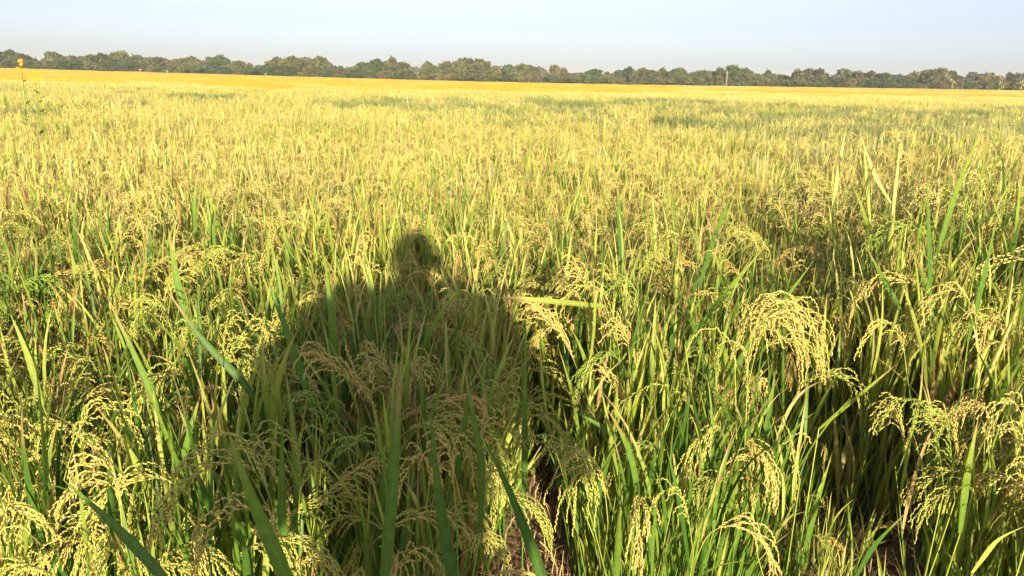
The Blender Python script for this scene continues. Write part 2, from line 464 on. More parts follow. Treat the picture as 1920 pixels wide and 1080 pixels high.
# ------------------------------------------------------------------ hero plants (placed from the photo at their own depths)
def smoothpath(pts, n):
    P = np.array([list(p) for p in pts], float)
    s = np.concatenate([[0], np.cumsum(np.linalg.norm(np.diff(P, axis=0), axis=1))]); u = np.linspace(0, s[-1], n)
    Q = np.stack([np.interp(u, s, P[:, k]) for k in range(3)], 1)
    for _ in range(3): Q[1:-1] = (Q[:-2] + 2 * Q[1:-1] + Q[2:]) / 4
    return Q
def hero(base, leaves, panicles, label, cat='rice plant', foot=True):
    bx, by = base
    e = empty('rice_plant', (bx, by, 0)); tag(e, label, cat)
    inv = np.array([bx, by, 0])
    st = MB()
    for L in leaves:
        px = L['p']; Y = L['y']; ys = Y if isinstance(Y, (list, tuple)) else [Y] * len(px)
        pts = [at(a, b, yy) for (a, b), yy in zip(px, ys)]        # tip .. lower end
        low = pts[-1]
        mb = MB()
        Q = smoothpath(pts[::-1], 14) - inv
        Wd = L['w'] / F * (ys[0] * 1.12) / 2 * (.72 if ys[0] > 1.3 else .9)
        t = np.linspace(0, 1, 14)
        if L.get('cut'): W = Wd * (.75 + .25 * np.sin(t * 3.1)) * np.clip((1 - t) * 8, 0.02, 1) * np.clip(t * 12 + .25, 0, 1)
        else: W = Wd * np.clip(.55 + t * 1.5, 0, 1) * np.clip((1 - t) * 1.9, .01, 1) ** .85
        ribbon(mb, Q, W, L.get('c', .3) + (.12 if 600 < px[0][0] < 1000 else .38), 0, .3, side=np.array([1, .25, .1]) if abs(Q[-1][2] - Q[0][2]) > .06 else np.array([0, .6, .8]), twist=L.get('tw', 0))  # tint yellower outside the human shadow, greener inside: sun and shade put into colour
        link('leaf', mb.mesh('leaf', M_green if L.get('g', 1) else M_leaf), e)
        if low.z > .04:
            b0 = np.array([random.uniform(-.02, .02), random.uniform(-.02, .02), 0])
            S = smoothpath([b0, b0 * .3 + (np.array(low) - inv) * .7 + np.array([0, 0, -.0]) * 1, np.array(low) - inv], 8)
            tube(st, S, np.linspace(.0032, .0018, 8), .2, 0, 5)
    for p in panicles:
        pts = [at(a, b, p['y']) for a, b in p['p']]
        Q = smoothpath(pts, 12) - inv
        mb = MB(); panicle(mb, Q, p.get('c', .5), nb=p.get('nb', 12), bl=p.get('bl', .09), droop=p.get('dr', 1.2), start=p.get('s', .25), gs=.0085, step=.0044)
        link('panicle', mb.mesh('panicle', M_grgreen if p.get('g') else M_grain), e)
        b0 = np.array([random.uniform(-.03, .03), random.uniform(-.03, .03), 0])
        tube(st, smoothpath([b0, b0 + np.array([0, 0, .3]), (Q[0] + b0) / 2 + np.array([0, 0, .12 * Q[0][2]]), Q[0]], 10), np.linspace(.003, .0014, 10), .3, 0, 5)
    if st.n: link('stem', st.mesh('stem', M_stem), e)
    return e
def under(px, py, Y, dx=0, dy=.05):
    p = at(px, py, Y); return (p.x + dx, p.y + dy)

hero(under(728, 1080, .95), [dict(p=[(752, 668), (742, 850), (722, 1080), (715, 1180)], y=.98, w=26, c=.28), dict(p=[(868, 680), (888, 780), (905, 870), (900, 1000)], y=1.35, w=20, c=.15)],
     [dict(p=[(725, 960), (722, 830), (690, 812), (640, 850)], y=1.15, g=1, c=.5, nb=9)], 'rice plant with a tall broad upright green leaf inside the dark shadow')
hero(under(850, 1080, 1.0, .03), [dict(p=[(806, 770), (822, 930), (850, 1090), (856, 1200)], y=1.0, w=26, c=.3), dict(p=[(903, 815), (948, 900), (1022, 1090), (1040, 1180)], y=.98, w=23, c=.45)],
     [dict(p=[(855, 960), (846, 835), (828, 800), (822, 830), (826, 900)], y=1.2, c=.75, bl=.07), dict(p=[(800, 960), (810, 840), (775, 850), (745, 930)], y=1.2, c=.7, bl=.06)],
     'rice plant with two broad crossing leaves and a brown hanging panicle, bottom centre')
hero(under(985, 900, 1.75, 0), [dict(p=[(986, 585), (984, 740), (984, 905), (980, 1000)], y=1.75, w=17, c=.2), dict(p=[(1052, 790), (1010, 860), (930, 930)], y=1.9, w=10, c=.9, g=0)],
     [], 'slim rice plant with one narrow vertical dark green leaf at the shadow centre')
hero(under(535, 1090, .82), [dict(p=[(425, 800), (465, 920), (540, 1090), (560, 1200)], y=.82, w=33, c=.62)],
     [dict(p=[(520, 1000), (500, 870), (430, 845), (350, 890), (312, 980)], y=1.05, c=.8, nb=16, bl=.15), dict(p=[(560, 1080), (510, 960), (450, 930), (395, 985), (375, 1050)], y=.95, c=.62, nb=12, bl=.07)],
     'rice plant with a wide sunlit bent leaf and brown drooping panicles, bottom left')
hero(under(320, 1090, .82), [dict(p=[(120, 900), (215, 985), (320, 1095), (350, 1160)], y=[.9, .86, .82, .8], w=22, c=.6, tw=.5)],
     [dict(p=[(230, 1000), (220, 880), (190, 850), (150, 900)], y=1.2, c=.7, nb=12), dict(p=[(0, 1080), (-20, 960), (20, 940), (70, 980)], y=1.1, c=.45)],
     'rice plant with a wide dark green leaf slanting to the bottom edge, lower left corner')
hero(under(560, 980, 1.35), [dict(p=[(500, 520), (545, 640), (585, 760)], y=1.6, w=20, c=.5), dict(p=[(608, 480), (622, 600), (632, 720)], y=1.75, w=17, c=.35)],
     [dict(p=[(560, 980), (565, 840), (545, 795), (515, 800), (508, 840)], y=1.3, c=.45), dict(p=[(600, 900), (610, 790), (600, 740), (560, 750)], y=1.45, g=1, c=.4)],
     'rice plant with yellow-tipped panicle and pointed leaves left of the shadow centre')
hero(under(440, 900, 1.5), [dict(p=[(310, 540), (380, 640), (475, 735), (500, 800)], y=1.6, w=19, c=.25), dict(p=[(315, 425), (330, 520), (352, 610)], y=2.0, w=17, c=.4)],
     [dict(p=[(330, 700), (320, 580), (285, 548), (255, 600)], y=1.8, g=1, c=.9, nb=13), dict(p=[(120, 900), (150, 790), (190, 745), (240, 770), (250, 810)], y=1.4, c=.5, nb=13)],
     'rice plant with long slanting leaf and pale arched panicle on the sunlit left')
hero(under(270, 850, 1.5), [dict(p=[(200, 555), (250, 660), (290, 750), (310, 860)], y=1.5, w=18, c=.85), dict(p=[(20, 590), (50, 660), (80, 760)], y=1.6, w=16, c=.9)], [],
     'rice plant with a bright yellow leaf slanting down, sunlit left side')
hero(under(1165, 760, 2.2), [dict(p=[(935, 558), (1000, 562), (1070, 568), (1145, 576)], y=[2.0, 2.0, 2.05, 2.1], w=14, c=.7, cut=1, g=0)],
     [dict(p=[(1165, 700), (1150, 570), (1120, 515), (1085, 515), (1058, 575)], y=2.05, g=1, c=.95, nb=15, bl=.09), dict(p=[(1200, 640), (1195, 540), (1175, 510), (1150, 540)], y=2.3, g=1, c=.8)],
     'rice plant with an arched pale green panicle and one horizontal broken leaf, centre right')
hero(under(1420, 900, 1.85), [dict(p=[(1525, 490), (1450, 590), (1370, 700)], y=1.95, w=18, c=.2), dict(p=[(1432, 465), (1360, 550), (1285, 650)], y=2.0, w=20, c=.1)],
     [dict(p=[(1380, 760), (1375, 620), (1420, 560), (1465, 575), (1490, 640)], y=1.75, c=.35, nb=20, bl=.20, dr=1.6), dict(p=[(1400, 740), (1425, 610), (1480, 555), (1520, 580), (1532, 650)], y=1.8, c=.45, nb=20, bl=.18, dr=1.6),
      dict(p=[(1400, 760), (1405, 620), (1440, 575), (1470, 610)], y=1.7, g=1, c=.95, nb=12, bl=.15)],
     'rice plant with the largest drooping golden panicle cluster, right of centre')
hero(under(1345, 640, 2.7), [dict(p=[(1372, 365), (1340, 440), (1310, 540)], y=2.7, w=14, c=.2), dict(p=[(1158, 335), (1162, 420), (1168, 520)], y=3.0, w=14, c=.15)],
     [dict(p=[(1345, 560), (1345, 460), (1375, 425), (1415, 425), (1436, 465)], y=2.5, c=.5, nb=14)],
     'rice plant with brown arched panicle and dark upright leaf behind the largest cluster')
hero(under(1130, 980, 1.75), [dict(p=[(1075, 770), (1130, 800), (1190, 850)], y=1.8, w=14, c=.2)],
     [dict(p=[(1140, 980), (1130, 870), (1100, 845), (1078, 870), (1078, 930)], y=1.55, c=.45, nb=16, bl=.15, dr=1.6), dict(p=[(1120, 930), (1110, 850), (1050, 820), (1010, 860)], y=1.7, g=1, c=.7), dict(p=[(1150, 960), (1165, 850), (1200, 820), (1190, 900)], y=1.7, g=1, c=.4)],
     'rice plant with a bright golden hanging panicle above bare soil')
hero(under(1300, 1060, 1.6), [dict(p=[(1340, 770), (1320, 900), (1300, 1040)], y=1.75, w=16, c=.3)],
     [dict(p=[(1300, 1040), (1285, 920), (1262, 885), (1232, 930), (1210, 985)], y=1.5, c=.4, nb=9, bl=.06), dict(p=[(1330, 860), (1300, 760), (1262, 705), (1200, 718), (1155, 765)], y=1.85, g=1, c=.7, nb=9, bl=.05), dict(p=[(1330, 850), (1338, 760), (1342, 700), (1345, 660)], y=1.9, g=1, c=.8, dr=-.6, bl=.05)],
     'green rice plant with slender pale panicles left of the bare soil patch')
hero(under(1500, 1040, 1.7), [dict(p=[(1560, 850), (1530, 950), (1500, 1070)], y=1.75, w=17, c=.45, g=1), dict(p=[(1685, 680), (1600, 750), (1535, 805)], y=2.0, w=16, c=.3)],
     [dict(p=[(1500, 900), (1470, 800), (1478, 785), (1492, 830), (1492, 920)], y=1.6, c=.35, nb=10, bl=.06), dict(p=[(1420, 1040), (1405, 900), (1400, 860), (1390, 920)], y=1.75, c=.4, nb=10)],
     'rice plant with a leaf rising over the dark gap and hanging gold panicles')
hero(under(1770, 1000, 1.6), [dict(p=[(1835, 780), (1815, 880), (1800, 1000)], y=1.55, w=24, c=.3), dict(p=[(1700, 960), (1640, 1020), (1600, 1090)], y=1.5, w=20, c=.25)],
     [dict(p=[(1770, 920), (1755, 790), (1725, 735), (1680, 730), (1655, 790)], y=1.6, g=1, c=.9, nb=14), dict(p=[(1790, 940), (1780, 800), (1760, 740), (1740, 790)], y=1.65, g=1, c=.7)],
     'green rice plant with an arched green panicle beside the bare soil, lower right')
hero(under(1850, 800, 1.9), [dict(p=[(1738, 325), (1742, 440), (1745, 560)], y=2.3, w=13, c=.1), dict(p=[(1872, 395), (1845, 520), (1815, 640)], y=2.0, w=15, c=.1), dict(p=[(1845, 235), (1795, 350), (1750, 500)], y=2.8, w=16, c=.6),
      dict(p=[(1625, 465), (1655, 520), (1690, 580)], y=2.3, w=13, c=.3)],
     [dict(p=[(1835, 660), (1825, 560), (1795, 532), (1762, 535), (1748, 580)], y=2.0, c=.5), dict(p=[(1700, 700), (1690, 610), (1660, 590), (1620, 640)], y=2.1, c=.6)],
     'tallest rice plant with long leaning leaves near the right edge')
hero(under(1900, 1060, 1.2), [dict(p=[(1925, 985), (1870, 1010), (1822, 1075)], y=1.1, w=17, c=.6, g=0)],
     [dict(p=[(1930, 1000), (1925, 800), (1905, 700), (1880, 720), (1860, 820)], y=1.35, c=.35, nb=14, bl=.08)],
     'rice plant with a pale curved leaf in the lower right corner')
hero(under(1000, 1150, .95), [], [dict(p=[(1060, 1200), (1020, 1080), (960, 1062), (910, 1085)], y=1.0, c=.6, nb=10, bl=.05)], 'rice plant with only its brown panicle rising past the bottom edge')
hero(under(1640, 420, 3.4), [dict(p=[(1618, 255), (1625, 330), (1632, 420)], y=3.4, w=9, c=.6, g=0), dict(p=[(1688, 262), (1682, 330), (1672, 420)], y=3.5, w=9, c=.5, g=0), dict(p=[(1588, 232), (1575, 300), (1560, 400)], y=3.6, w=10, c=.6, g=0), dict(p=[(1612, 250), (1640, 330), (1670, 380)], y=3.4, w=9, c=.9, g=0)],
     [], 'rice plant with four yellow leaf tips standing above the stand, upper right')

# ------------------------------------------------------------------ the rest of the field: one instanced crop
def protos():
    col = bpy.data.collections.new('crop_clumps')
    names = []
    def add(nm, mb, mats):
        o = bpy.data.objects.new(nm, mb.mesh(nm, mats)); col.objects.link(o); names.append(nm)
    MT = [M_leaf, M_green, M_stem, M_grain, M_goldf, M_grgreen, M_dull, M_grfar]
    tufts = []
    for v in range(6):                                   # a0..a5 single tufts
        rs = np.random.RandomState(300 + v)
        P = make_plant(rs, 1, nt_=12, pan=.55)
        mb = MB(); mb.addmb(P.fol, Matrix.Identity(4)); 
        if v == 4:
            for m in mb.M: m[:] = 6
        k = len(mb.M); mb.addmb(P.st, Matrix.Identity(4))
        for m in mb.M[k:]: m[:] = 2
        k = len(mb.M)
        for M4, j in P.pan: mb.addmb(PANL[j], M4)
        for m in mb.M[k:]: m[:] = 7 if v != 4 else 5
        tufts.append(mb); add('a%d' % v, mb, MT)
    # b0..b3: 1 m patches, coarser plants (only the upper half shows)
    def coarse(rs, cone=False):
        mb = MB()
        for i in range(10):
            a = rs.uniform(0, 6.28); el = rs.uniform(.03, .42)
            z0 = rs.uniform(.35, .55)
            Q = grow((rs.uniform(-.07, .07), rs.uniform(-.07, .07), z0), (math.cos(a) * el, math.sin(a) * el, 1), rs.uniform(.3, .44), 3, .2, .3, rs)
            ribbon(mb, Q, np.array([.010, .011, .008, .001]), rs.rand(), 0 if not cone else 4, wide3=False, twist=rs.uniform(-1, 1))
        C = []; D = []
        for i in range(5):                               # panicle: a drooping chain of fat grains
            a = rs.uniform(0, 6.28); p = np.array([rs.uniform(-.09, .09), rs.uniform(-.09, .09), rs.uniform(.66, .86)])
            for b_ in range(5):
                q = p + rs.randn(3) * .018; th = a + rs.uniform(-.6, .6)
                d = np.array([math.cos(th) * .6, math.sin(th) * .6, -rs.uniform(.2, 1)]); d /= np.linalg.norm(d)
                for g_ in range(3): C.append(q + d * (.018 + .030 * g_) - np.array([0, 0, .008 * g_ * g_])); D.append(d - np.array([0, 0, .2 * g_]))
        D = np.array(D); D /= np.linalg.norm(D, axis=1)[:, None]
        grains(mb, C, D, .034, .0048, .5, 7, 1)
        return mb
    for v in range(5):
        mb = MB(); rs = np.random.RandomState(500 + v)
        cs = [coarse(rs) for _ in range(6)]
        for gx in range(6):
            for gy in range(6):
                M4 = Matrix.Translation(((gx - 2.5) * .175 + rs.uniform(-.05, .05), (gy - 2.5) * .175 + rs.uniform(-.05, .05), 0)) @ Matrix.Rotation(rs.uniform(0, 6.28), 4, 'Z') @ Matrix.Scale(rs.uniform(.86, 1.08), 4)
                mb.addmb(cs[rs.randint(6)], M4)
        if v == 4:
            for m in mb.M: m[m == 0] = 6; m[m == 7] = 6
        add('b%d' % v, mb, MT)
    # c0..c2: 3 m patches for the far field; d0..d2: golden flowering crop
    for pre, cone in (('c', False), ('d', True)):
        for v in range(3):
            mb = MB(); rs = np.random.RandomState((700 if cone else 600) + v)
            for i in range(520):
                x, y = rs.uniform(-1.6, 1.6, 2); a = rs.uniform(0, 6.28); el = rs.uniform(0, .6)
                Q = grow((x, y, .45), (math.cos(a) * el, math.sin(a) * el, 1), rs.uniform(.28, .45), 2, .2, .3, rs)
                ribbon(mb, Q, np.array([.02, .022, .003]), rs.rand(), 4 if cone and rs.rand() < .55 else 0, wide3=False)
            C = np.stack([rs.uniform(-1.6, 1.6, 900), rs.uniform(-1.6, 1.6, 900), rs.uniform(.6, .9, 900)], 1)
            D = rs.randn(900, 3); D[:, 2] -= .5; D /= np.linalg.norm(D, axis=1)[:, None]
            grains(mb, C, D, .07, .014, .5, 4 if cone else 7, 1)
            add('%s%d' % (pre, v), mb, MT)
    return col, sorted(names)
PCOL, PN = protos()
IDX = {n: i for i, n in enumerate(PN)}

def instancer(name, pts, idx, rot, scl):
    me = bpy.data.meshes.new(name); me.vertices.add(len(pts)); me.vertices.foreach_set('co', np.asarray(pts, np.float32).ravel())
    a = me.attributes.new('idx', 'INT', 'POINT'); a.data.foreach_set('value', np.asarray(idx, np.int32))
    a = me.attributes.new('rot', 'FLOAT_VECTOR', 'POINT'); a.data.foreach_set('vector', np.asarray(rot, np.float32).ravel())
    a = me.attributes.new('scl', 'FLOAT_VECTOR', 'POINT'); a.data.foreach_set('vector', np.asarray(scl, np.float32).ravel())
    me.update()
    ng = bpy.data.node_groups.new(name, 'GeometryNodeTree')
    ng.interface.new_socket('Geometry', in_out='INPUT', socket_type='NodeSocketGeometry')
    ng.interface.new_socket('Geometry', in_out='OUTPUT', socket_type='NodeSocketGeometry')
    gi = ng.nodes.new('NodeGroupInput'); go = ng.nodes.new('NodeGroupOutput')
    ci = ng.nodes.new('GeometryNodeCollectionInfo'); ci.inputs['Collection'].default_value = PCOL
    ci.inputs['Separate Children'].default_value = True; ci.inputs['Reset Children'].default_value = True
    ip = ng.nodes.new('GeometryNodeInstanceOnPoints'); ip.inputs['Pick Instance'].default_value = True
    def na(n, t):
        x = ng.nodes.new('GeometryNodeInputNamedAttribute'); x.data_type = t; x.inputs[0].default_value = n
        return [s for s in x.outputs if s.enabled and s.name == 'Attribute'][0]
    er = ng.nodes.new('FunctionNodeEulerToRotation')
    L = ng.links.new
    L(na('rot', 'FLOAT_VECTOR'), er.inputs[0]); L(er.outputs[0], ip.inputs['Rotation'])
    L(na('idx', 'INT'), ip.inputs['Instance Index']); L(na('scl', 'FLOAT_VECTOR'), ip.inputs['Scale'])
    L(gi.outputs[0], ip.inputs['Points']); L(ci.outputs[0], ip.inputs['Instance']); L(ip.outputs[0], go.inputs[0])
    o = link(name, me); md = o.modifiers.new('scatter', 'NODES'); md.node_group = ng
    return o

pts = []; idx = []; rot = []; scl = []
def put(x, y, key, s, z=None):
    pts.append((x, y, float(terr(x, y)) if z is None else z)); idx.append(IDX[key])
    rot.append((random.uniform(-.03, .03), random.uniform(-.03, .03), random.uniform(0, 6.28))); scl.append((s, s, s * random.uniform(.94, 1.06)))
for x, y in rest:
    if x * x + y * y > 13.2 ** 2: continue
    put(x, y, 'a4' if random.random() < .04 + .66 * float(smooth(6.5, 9, y) * smooth(.22, .36, x / y + .05 * math.sin(y * 1.3))) else random.choice(['a0', 'a1', 'a2', 'a3', 'a5']), hscale(x, y) * random.uniform(.9, 1.08))
# field beside and behind the photographer, a path's width away
for i in range(500):
    x = random.uniform(-7, 7); y = random.uniform(-5, .8)
    if abs(x) > 3.3: put(x, y, random.choice(['a0', 'a1', 'a2', 'a5']), random.uniform(.9, 1.05))
y = 10.0
while y < 33:
    x = -(y * .8 + 4)
    while x < y * .8 + 4:
        if math.hypot(x, y) > 12.8:
            gr = math.sin(x * .23 + 1.3) + math.sin(y * .35 + x * .1)
            put(x + random.uniform(-.1, .1), y + random.uniform(-.1, .1), 'b4' if random.random() < (.06 if y < 13 else .06) + (.66 if x > y * .17 + 2 * math.sin(y * .4) and y < 30 and gr > -1.5 else (.45 if gr > .7 else 0)) else 'b%d' % random.randrange(4), 1.0 * random.uniform(.95, 1.04) * (1 + .03 * math.sin(x * .5)))
        x += .95
    y += .95
crop = instancer('rice_crop', pts, idx, rot, scl)
tag(crop, 'dense ripening rice crop filling the middle of the field', 'rice crop', kind='stuff')
pts = []; idx = []; rot = []; scl = []
y = 33.0
while y < TD + 6:
    st = 2.8 * (1 + .5 * float(smooth(80, 200, y)))
    x = -(y * .8 + 10)
    while x < y * .8 + 10:
        gold = True
        e_ = 38 + 5 * math.sin(x * .21) + 4 * math.sin(x * .083 + 2)
        if x > y * .05: e_ += (x - y * .05) * .8
        gold = y > e_ + random.uniform(-3, 3) and random.random() < (.9 if x < y * .2 else .55 + .35 * math.sin(y * .07 + x * .05))
        put(x + random.uniform(-.3, .3), y + random.uniform(-.3, .3), ('d%d' if gold else 'c%d') % random.randrange(3), st / 2.8 * 1.0)
        pts[-1] = (pts[-1][0], pts[-1][1], pts[-1][2]); scl[-1] = (st / 2.8, st / 2.8, 1.0 * random.uniform(.92, 1.08))
        x += st
    y += st
gold = instancer('golden_crop', pts, idx, rot, scl)
tag(gold, 'bright golden yellow crop strip below the far tree line', 'crop', kind='stuff')

# dry straw litter on the soil
mb = MB(); rs = np.random.RandomState(55)
for i in range(9000):
    x = rs.uniform(-2.6, 3.0); y = rs.uniform(.6, 4.6); a = rs.uniform(0, 6.28)
    up = rs.uniform(-.05, .35)
    Q = grow((x, y, rs.uniform(.004, .03)), (math.cos(a), math.sin(a), up), rs.uniform(.05, .22), 4, .25, .9, rs); Q[:, 2] = np.maximum(Q[:, 2], .004)
    ribbon(mb, Q, np.array([.0014, .002, .002, .0016, .0004]) * rs.uniform(.6, 1.5), rs.rand(), 0, wide3=False)
for i in range(420):                                  # cut stubble standing in the gaps
    x = rs.uniform(-.3, 1.6); y = rs.uniform(1.5, 3.0)
    for k in range(5):
        a = rs.uniform(0, 6.28); Q = grow((x + rs.uniform(-.02, .02), y + rs.uniform(-.02, .02), 0), (math.cos(a) * .35, math.sin(a) * .35, 1), rs.uniform(.04, .16), 3, .1, .5, rs)
        ribbon(mb, Q, np.array([.0022, .002, .0018, .0012]), rs.rand(), 0, wide3=False)
tag(link('straw_litter', mb.mesh('straw_litter', M_dry)), 'dry brown straw and fallen leaves lying on the soil', 'straw', kind='stuff')

# ------------------------------------------------------------------ flowers and weeds
def flower_plant(base, tops, Y, label, size=.03, grp=None):
    bx, by = base; bz = float(terr(bx, by))
    e = empty('flowering_weed', (bx, by, bz)); tag(e, label, 'wildflower', grp)
    st = MB(); inv = np.array([bx, by, bz])
    for (a, b) in tops:
        p = np.array(at(a, b, Y)) - inv
        tube(st, smoothpath([(0, 0, 0), (p[0] * .3, p[1] * .3, p[2] * .6), p], 7), np.linspace(.0035, .002, 7), .3, 0, 5)
        for k in range(2):
            t = random.uniform(.45, .9); q = p * t; an = random.uniform(0, 6.28)
            ribbon(st, grow(q, (math.cos(an), math.sin(an), .5), random.uniform(.08, .14), 4, .3), np.array([.004, .014, .016, .009, .001]), .2, 0)
        fb = MB(); n = 9
        tilt = Vector((random.uniform(-.4, .4), -1, random.uniform(.1, .7))).normalized(); q4 = tilt.to_track_quat('Z', 'Y').to_matrix()
        for k in range(n):
            an = 6.283 * k / n; dv = q4 @ Vector((math.cos(an), math.sin(an), .18))
            L = size * random.uniform(.85, 1.1); P = np.array([p + np.array(dv) * L * s for s in (.15, .55, 1.0)])
            ribbon(fb, P, np.array([.2, .24, .06]) * size, .5, 0, .15, side=np.array(q4 @ Vector((-math.sin(an), math.cos(an), 0))))
        fo = link('flower_head', fb.mesh('flower_head', M_flower), e)
        cb = MB(); 
        for r0, r1, h0, h1 in ((.22, .16, 0, .07), (.16, .02, .07, .1)):
            P = np.array([p + np.array(tilt) * size * h0, p + np.array(tilt) * size * h1]); tube(cb, P, np.array([r0, r1]) * size, .2, 0, 8)
        link('flower_centre', cb.mesh('flower_centre', M_dry), fo)
    link('stem', st.mesh('stem', M_green), e)
p = at(40, 150, 9.0)
flower_plant((p.x, 9.0), [(38, 114), (40, 120), (33, 130), (46, 133)], 9.0, 'tall yellow-flowered weed reaching above the tree line at far left', .03)
p = at(68, 160, 8.0)
flower_plant((p.x, 8.0), [(62, 136), (70, 138), (66, 150), (73, 148), (58, 145)], 8.0, 'yellow-flowered weed just right of the tallest flower stalk', .026)

def weed(px0, tops, Y, label, seed=False):
    p0 = at(*px0, Y); bx, by = p0.x, Y
    e = empty('tall_grass', (bx, by, 0)); tag(e, label, 'grass plant')
    st = MB(); inv = np.array([bx, by, 0])
    for T in tops:
        P = [np.array(at(a, b, Y)) - inv for a, b in T]
        Q = smoothpath([(0, 0, 0)] + P, 14)
        tube(st, Q, np.linspace(.0035, .001, 14), .55, 0, 4)
        for k in range(3):
            i = random.randint(4, 10); an = random.uniform(0, 6.28)
            ribbon(st, grow(Q[i], (math.cos(an) * .5, math.sin(an) * .5, 1), random.uniform(.15, .3), 5, .4), np.array([.003, .005, .005, .004, .002, .0005]), random.uniform(.2, .7), 0)
        if seed:
            sb = MB(); C = []; D = []
            for k in range(26):
                t = 11 + 2 * k / 26; i = min(int(t), 12); q = Q[i] + (Q[i + 1] - Q[i]) * (t - i); an = random.uniform(0, 6.28)
                d = np.array([math.cos(an) * .6, math.sin(an) * .6, .8]); d /= np.linalg.norm(d); C.append(q + d * .012); D.append(d)
            grains(sb, C, D, .011, .0016, .6); link('seed_head', sb.mesh('seed_head', M_grain), e)
    link('stem', st.mesh('stem', M_stem), e)
weed((1690, 560), [[(1745, 330), (1770, 210), (1788, 150)]], 3.0, 'thin leaning grass stalk with a pale seed head crossing the far trees', True)
weed((1800, 600), [[(1815, 380), (1822, 260), (1832, 190)], [(1790, 380), (1775, 280)]], 3.0, 'slender grass with a dark green tip below the tree line, upper right', False)
weed((1840, 600), [[(1850, 380), (1862, 230), (1885, 158), (1880, 145)], [(1880, 400), (1890, 280), (1915, 215)]], 3.2, 'dry seeding grass rising to the tree line near the right edge', True)
weed((1880, 600), [[(1895, 330), (1900, 200), (1918, 150)]], 3.0, 'tall bent grass stalk touching the right border of the view', True)

# ------------------------------------------------------------------ trees
def crown_mb(rs, Wd, H, kind):
    mb = MB(); C = []; 
    n = rs.randint(16, 26)
    for i in range(n):
        a = rs.uniform(0, 6.28); r = math.sqrt(rs.rand()) * .5 * Wd * .8; t = rs.rand()
        top = 1 - (r / (.5 * Wd)) ** 2 * .55
        C.append((math.cos(a) * r, math.sin(a) * r, H * (.30 + .58 * t * top), rs.uniform(.10, .2) * Wd))
    for (x, y, z, r) in C:
        k = int(220 + 1700 * (r / Wd))
        d = rs.randn(k, 3); d /= np.linalg.norm(d, axis=1)[:, None]
        rad = r * (rs.uniform(.35, 1.15, k))[:, None]
        c = np.array([x, y, z]) + d * rad * np.array([1, 1, .72])
        c[:, 2] = np.clip(c[:, 2], .05 * H, None)
        s = rs.uniform(.018, .05, k)[:, None]
        u = rs.randn(k, 3) * s * 1.3; w_ = rs.randn(k, 3) * s * 1.3
        V = np.stack([c - u, c + w_, c + u, c - w_ * .7], 1).reshape(-1, 3)
        T = np.ones((k * 4, 4)); T[:, 0] = np.repeat(np.clip(rs.rand() * .6 + rs.rand(k) * .4, 0, 1), 4)
        mb.add(V, np.arange(k)[:, None] * 4 + np.arange(4)[None], T)
    return mb
def trunk_mb(rs, Wd, H, bare=False):
    mb = MB(); n = rs.randint(2, 4)
    for i in range(n):
        a = rs.uniform(0, 6.28)
        Q = grow((0, 0, -.1), (math.cos(a) * .25, math.sin(a) * .25, 1), H * .62, 6, -.05, .5, rs)
        tube(mb, Q, np.linspace(.035, .012, 7) * H * .7, .5, 0, 6)
        for k in range(5 if not bare else 12):
            j = rs.randint(2, 7); b = rs.uniform(0, 6.28)
            q2 = grow(Q[j], (math.cos(b), math.sin(b), rs.uniform(.5, 1.3)), H * rs.uniform(.25, .42), 5, -.05, .6, rs)
            tube(mb, q2, np.linspace(.011, .003, 6) * H * .7, .5, 0, 4)
            if bare:
                for _ in range(5):
                    j2 = rs.randint(1, 6); c = rs.uniform(0, 6.28); tube(mb, grow(q2[j2], (math.cos(c), math.sin(c), .9), H * .17, 3, 0, .5, rs), np.linspace(.004, .0012, 4) * H, .5, 0, 3)
    return mb
TV = []
for v in range(9):
    rs = np.random.RandomState(900 + v); Wd = .95 + .22 * (v % 3)
    c = crown_mb(rs, Wd, 1.0, v); t = trunk_mb(rs, Wd, 1.0)
    TV.append((c, t.mesh('trunk', M_bark), Wd, [c.mesh('crown', M_tree[k], smooth=False) if k in ((0, 1, 3) if v % 2 else (0, 1, 2)) else None for k in range(4)]))
BARE = [trunk_mb(np.random.RandomState(40 + i), 1.2, 1.0, True).mesh('branches', M_pale) for i in range(2)]

def base_y(px):      # photo row of the foot of the tree line
    return float(np.interp(px, [-600, 0, 640, 1280, 1920, 2500], [112, 126, 147, 159, 168, 172]))
TR = [(7, 95, 1), (37, 100, 0), (100, 96, 0), (147, 104, 0), (167, 109, 3), (190, 102, 1), (218, 99, 0), (233, 114, 3), (263, 107, 0), (293, 108, 0), (320, 118, 3), (353, 108, 0), (383, 115, 2), (407, 107, 1), (450, 115, 0), (487, 122, 1),
      (527, 110, 0), (550, 107, 0), (572, 113, 0), (600, 108, 0), (633, 123, 1), (660, 127, 1), (697, 113, 1), (717, 117, 0), (740, 111, 0), (765, 122, 0), (807, 118, 1), (843, 113, 0), (870, 112, 0), (893, 107, 0), (923, 122, 0), (957, 125, 1), (978, 122, 0), (993, 125, 2),
      (1045, 121, 2), (1073, 138, 1), (1090, 137, 0), (1113, 133, 1), (1140, 137, 0), (1173, 128, 1), (1207, 132, 0), (1243, 130, 0), (1267, 131, 1), (1290, 140, 0), (1323, 133, 1), (1347, 133, 0), (1366, 127, 1), (1387, 128, 0), (1423, 142, 1), (1440, 134, 1), (1463, 140, 2),
      (1507, 131, 0), (1530, 130, 0), (1563, 140, 2), (1597, 134, 1), (1625, 135, 2), (1657, 137, 1), (1690, 141, 3), (1713, 142, 2), (1742, 131, 0), (1773, 132, 0), (1807, 143, 1), (1840, 135, 0), (1863, 143, 2), (1900, 138, 1), (1925, 140, 0)]
KN = ['olive', 'green', 'brownish', 'dark green']
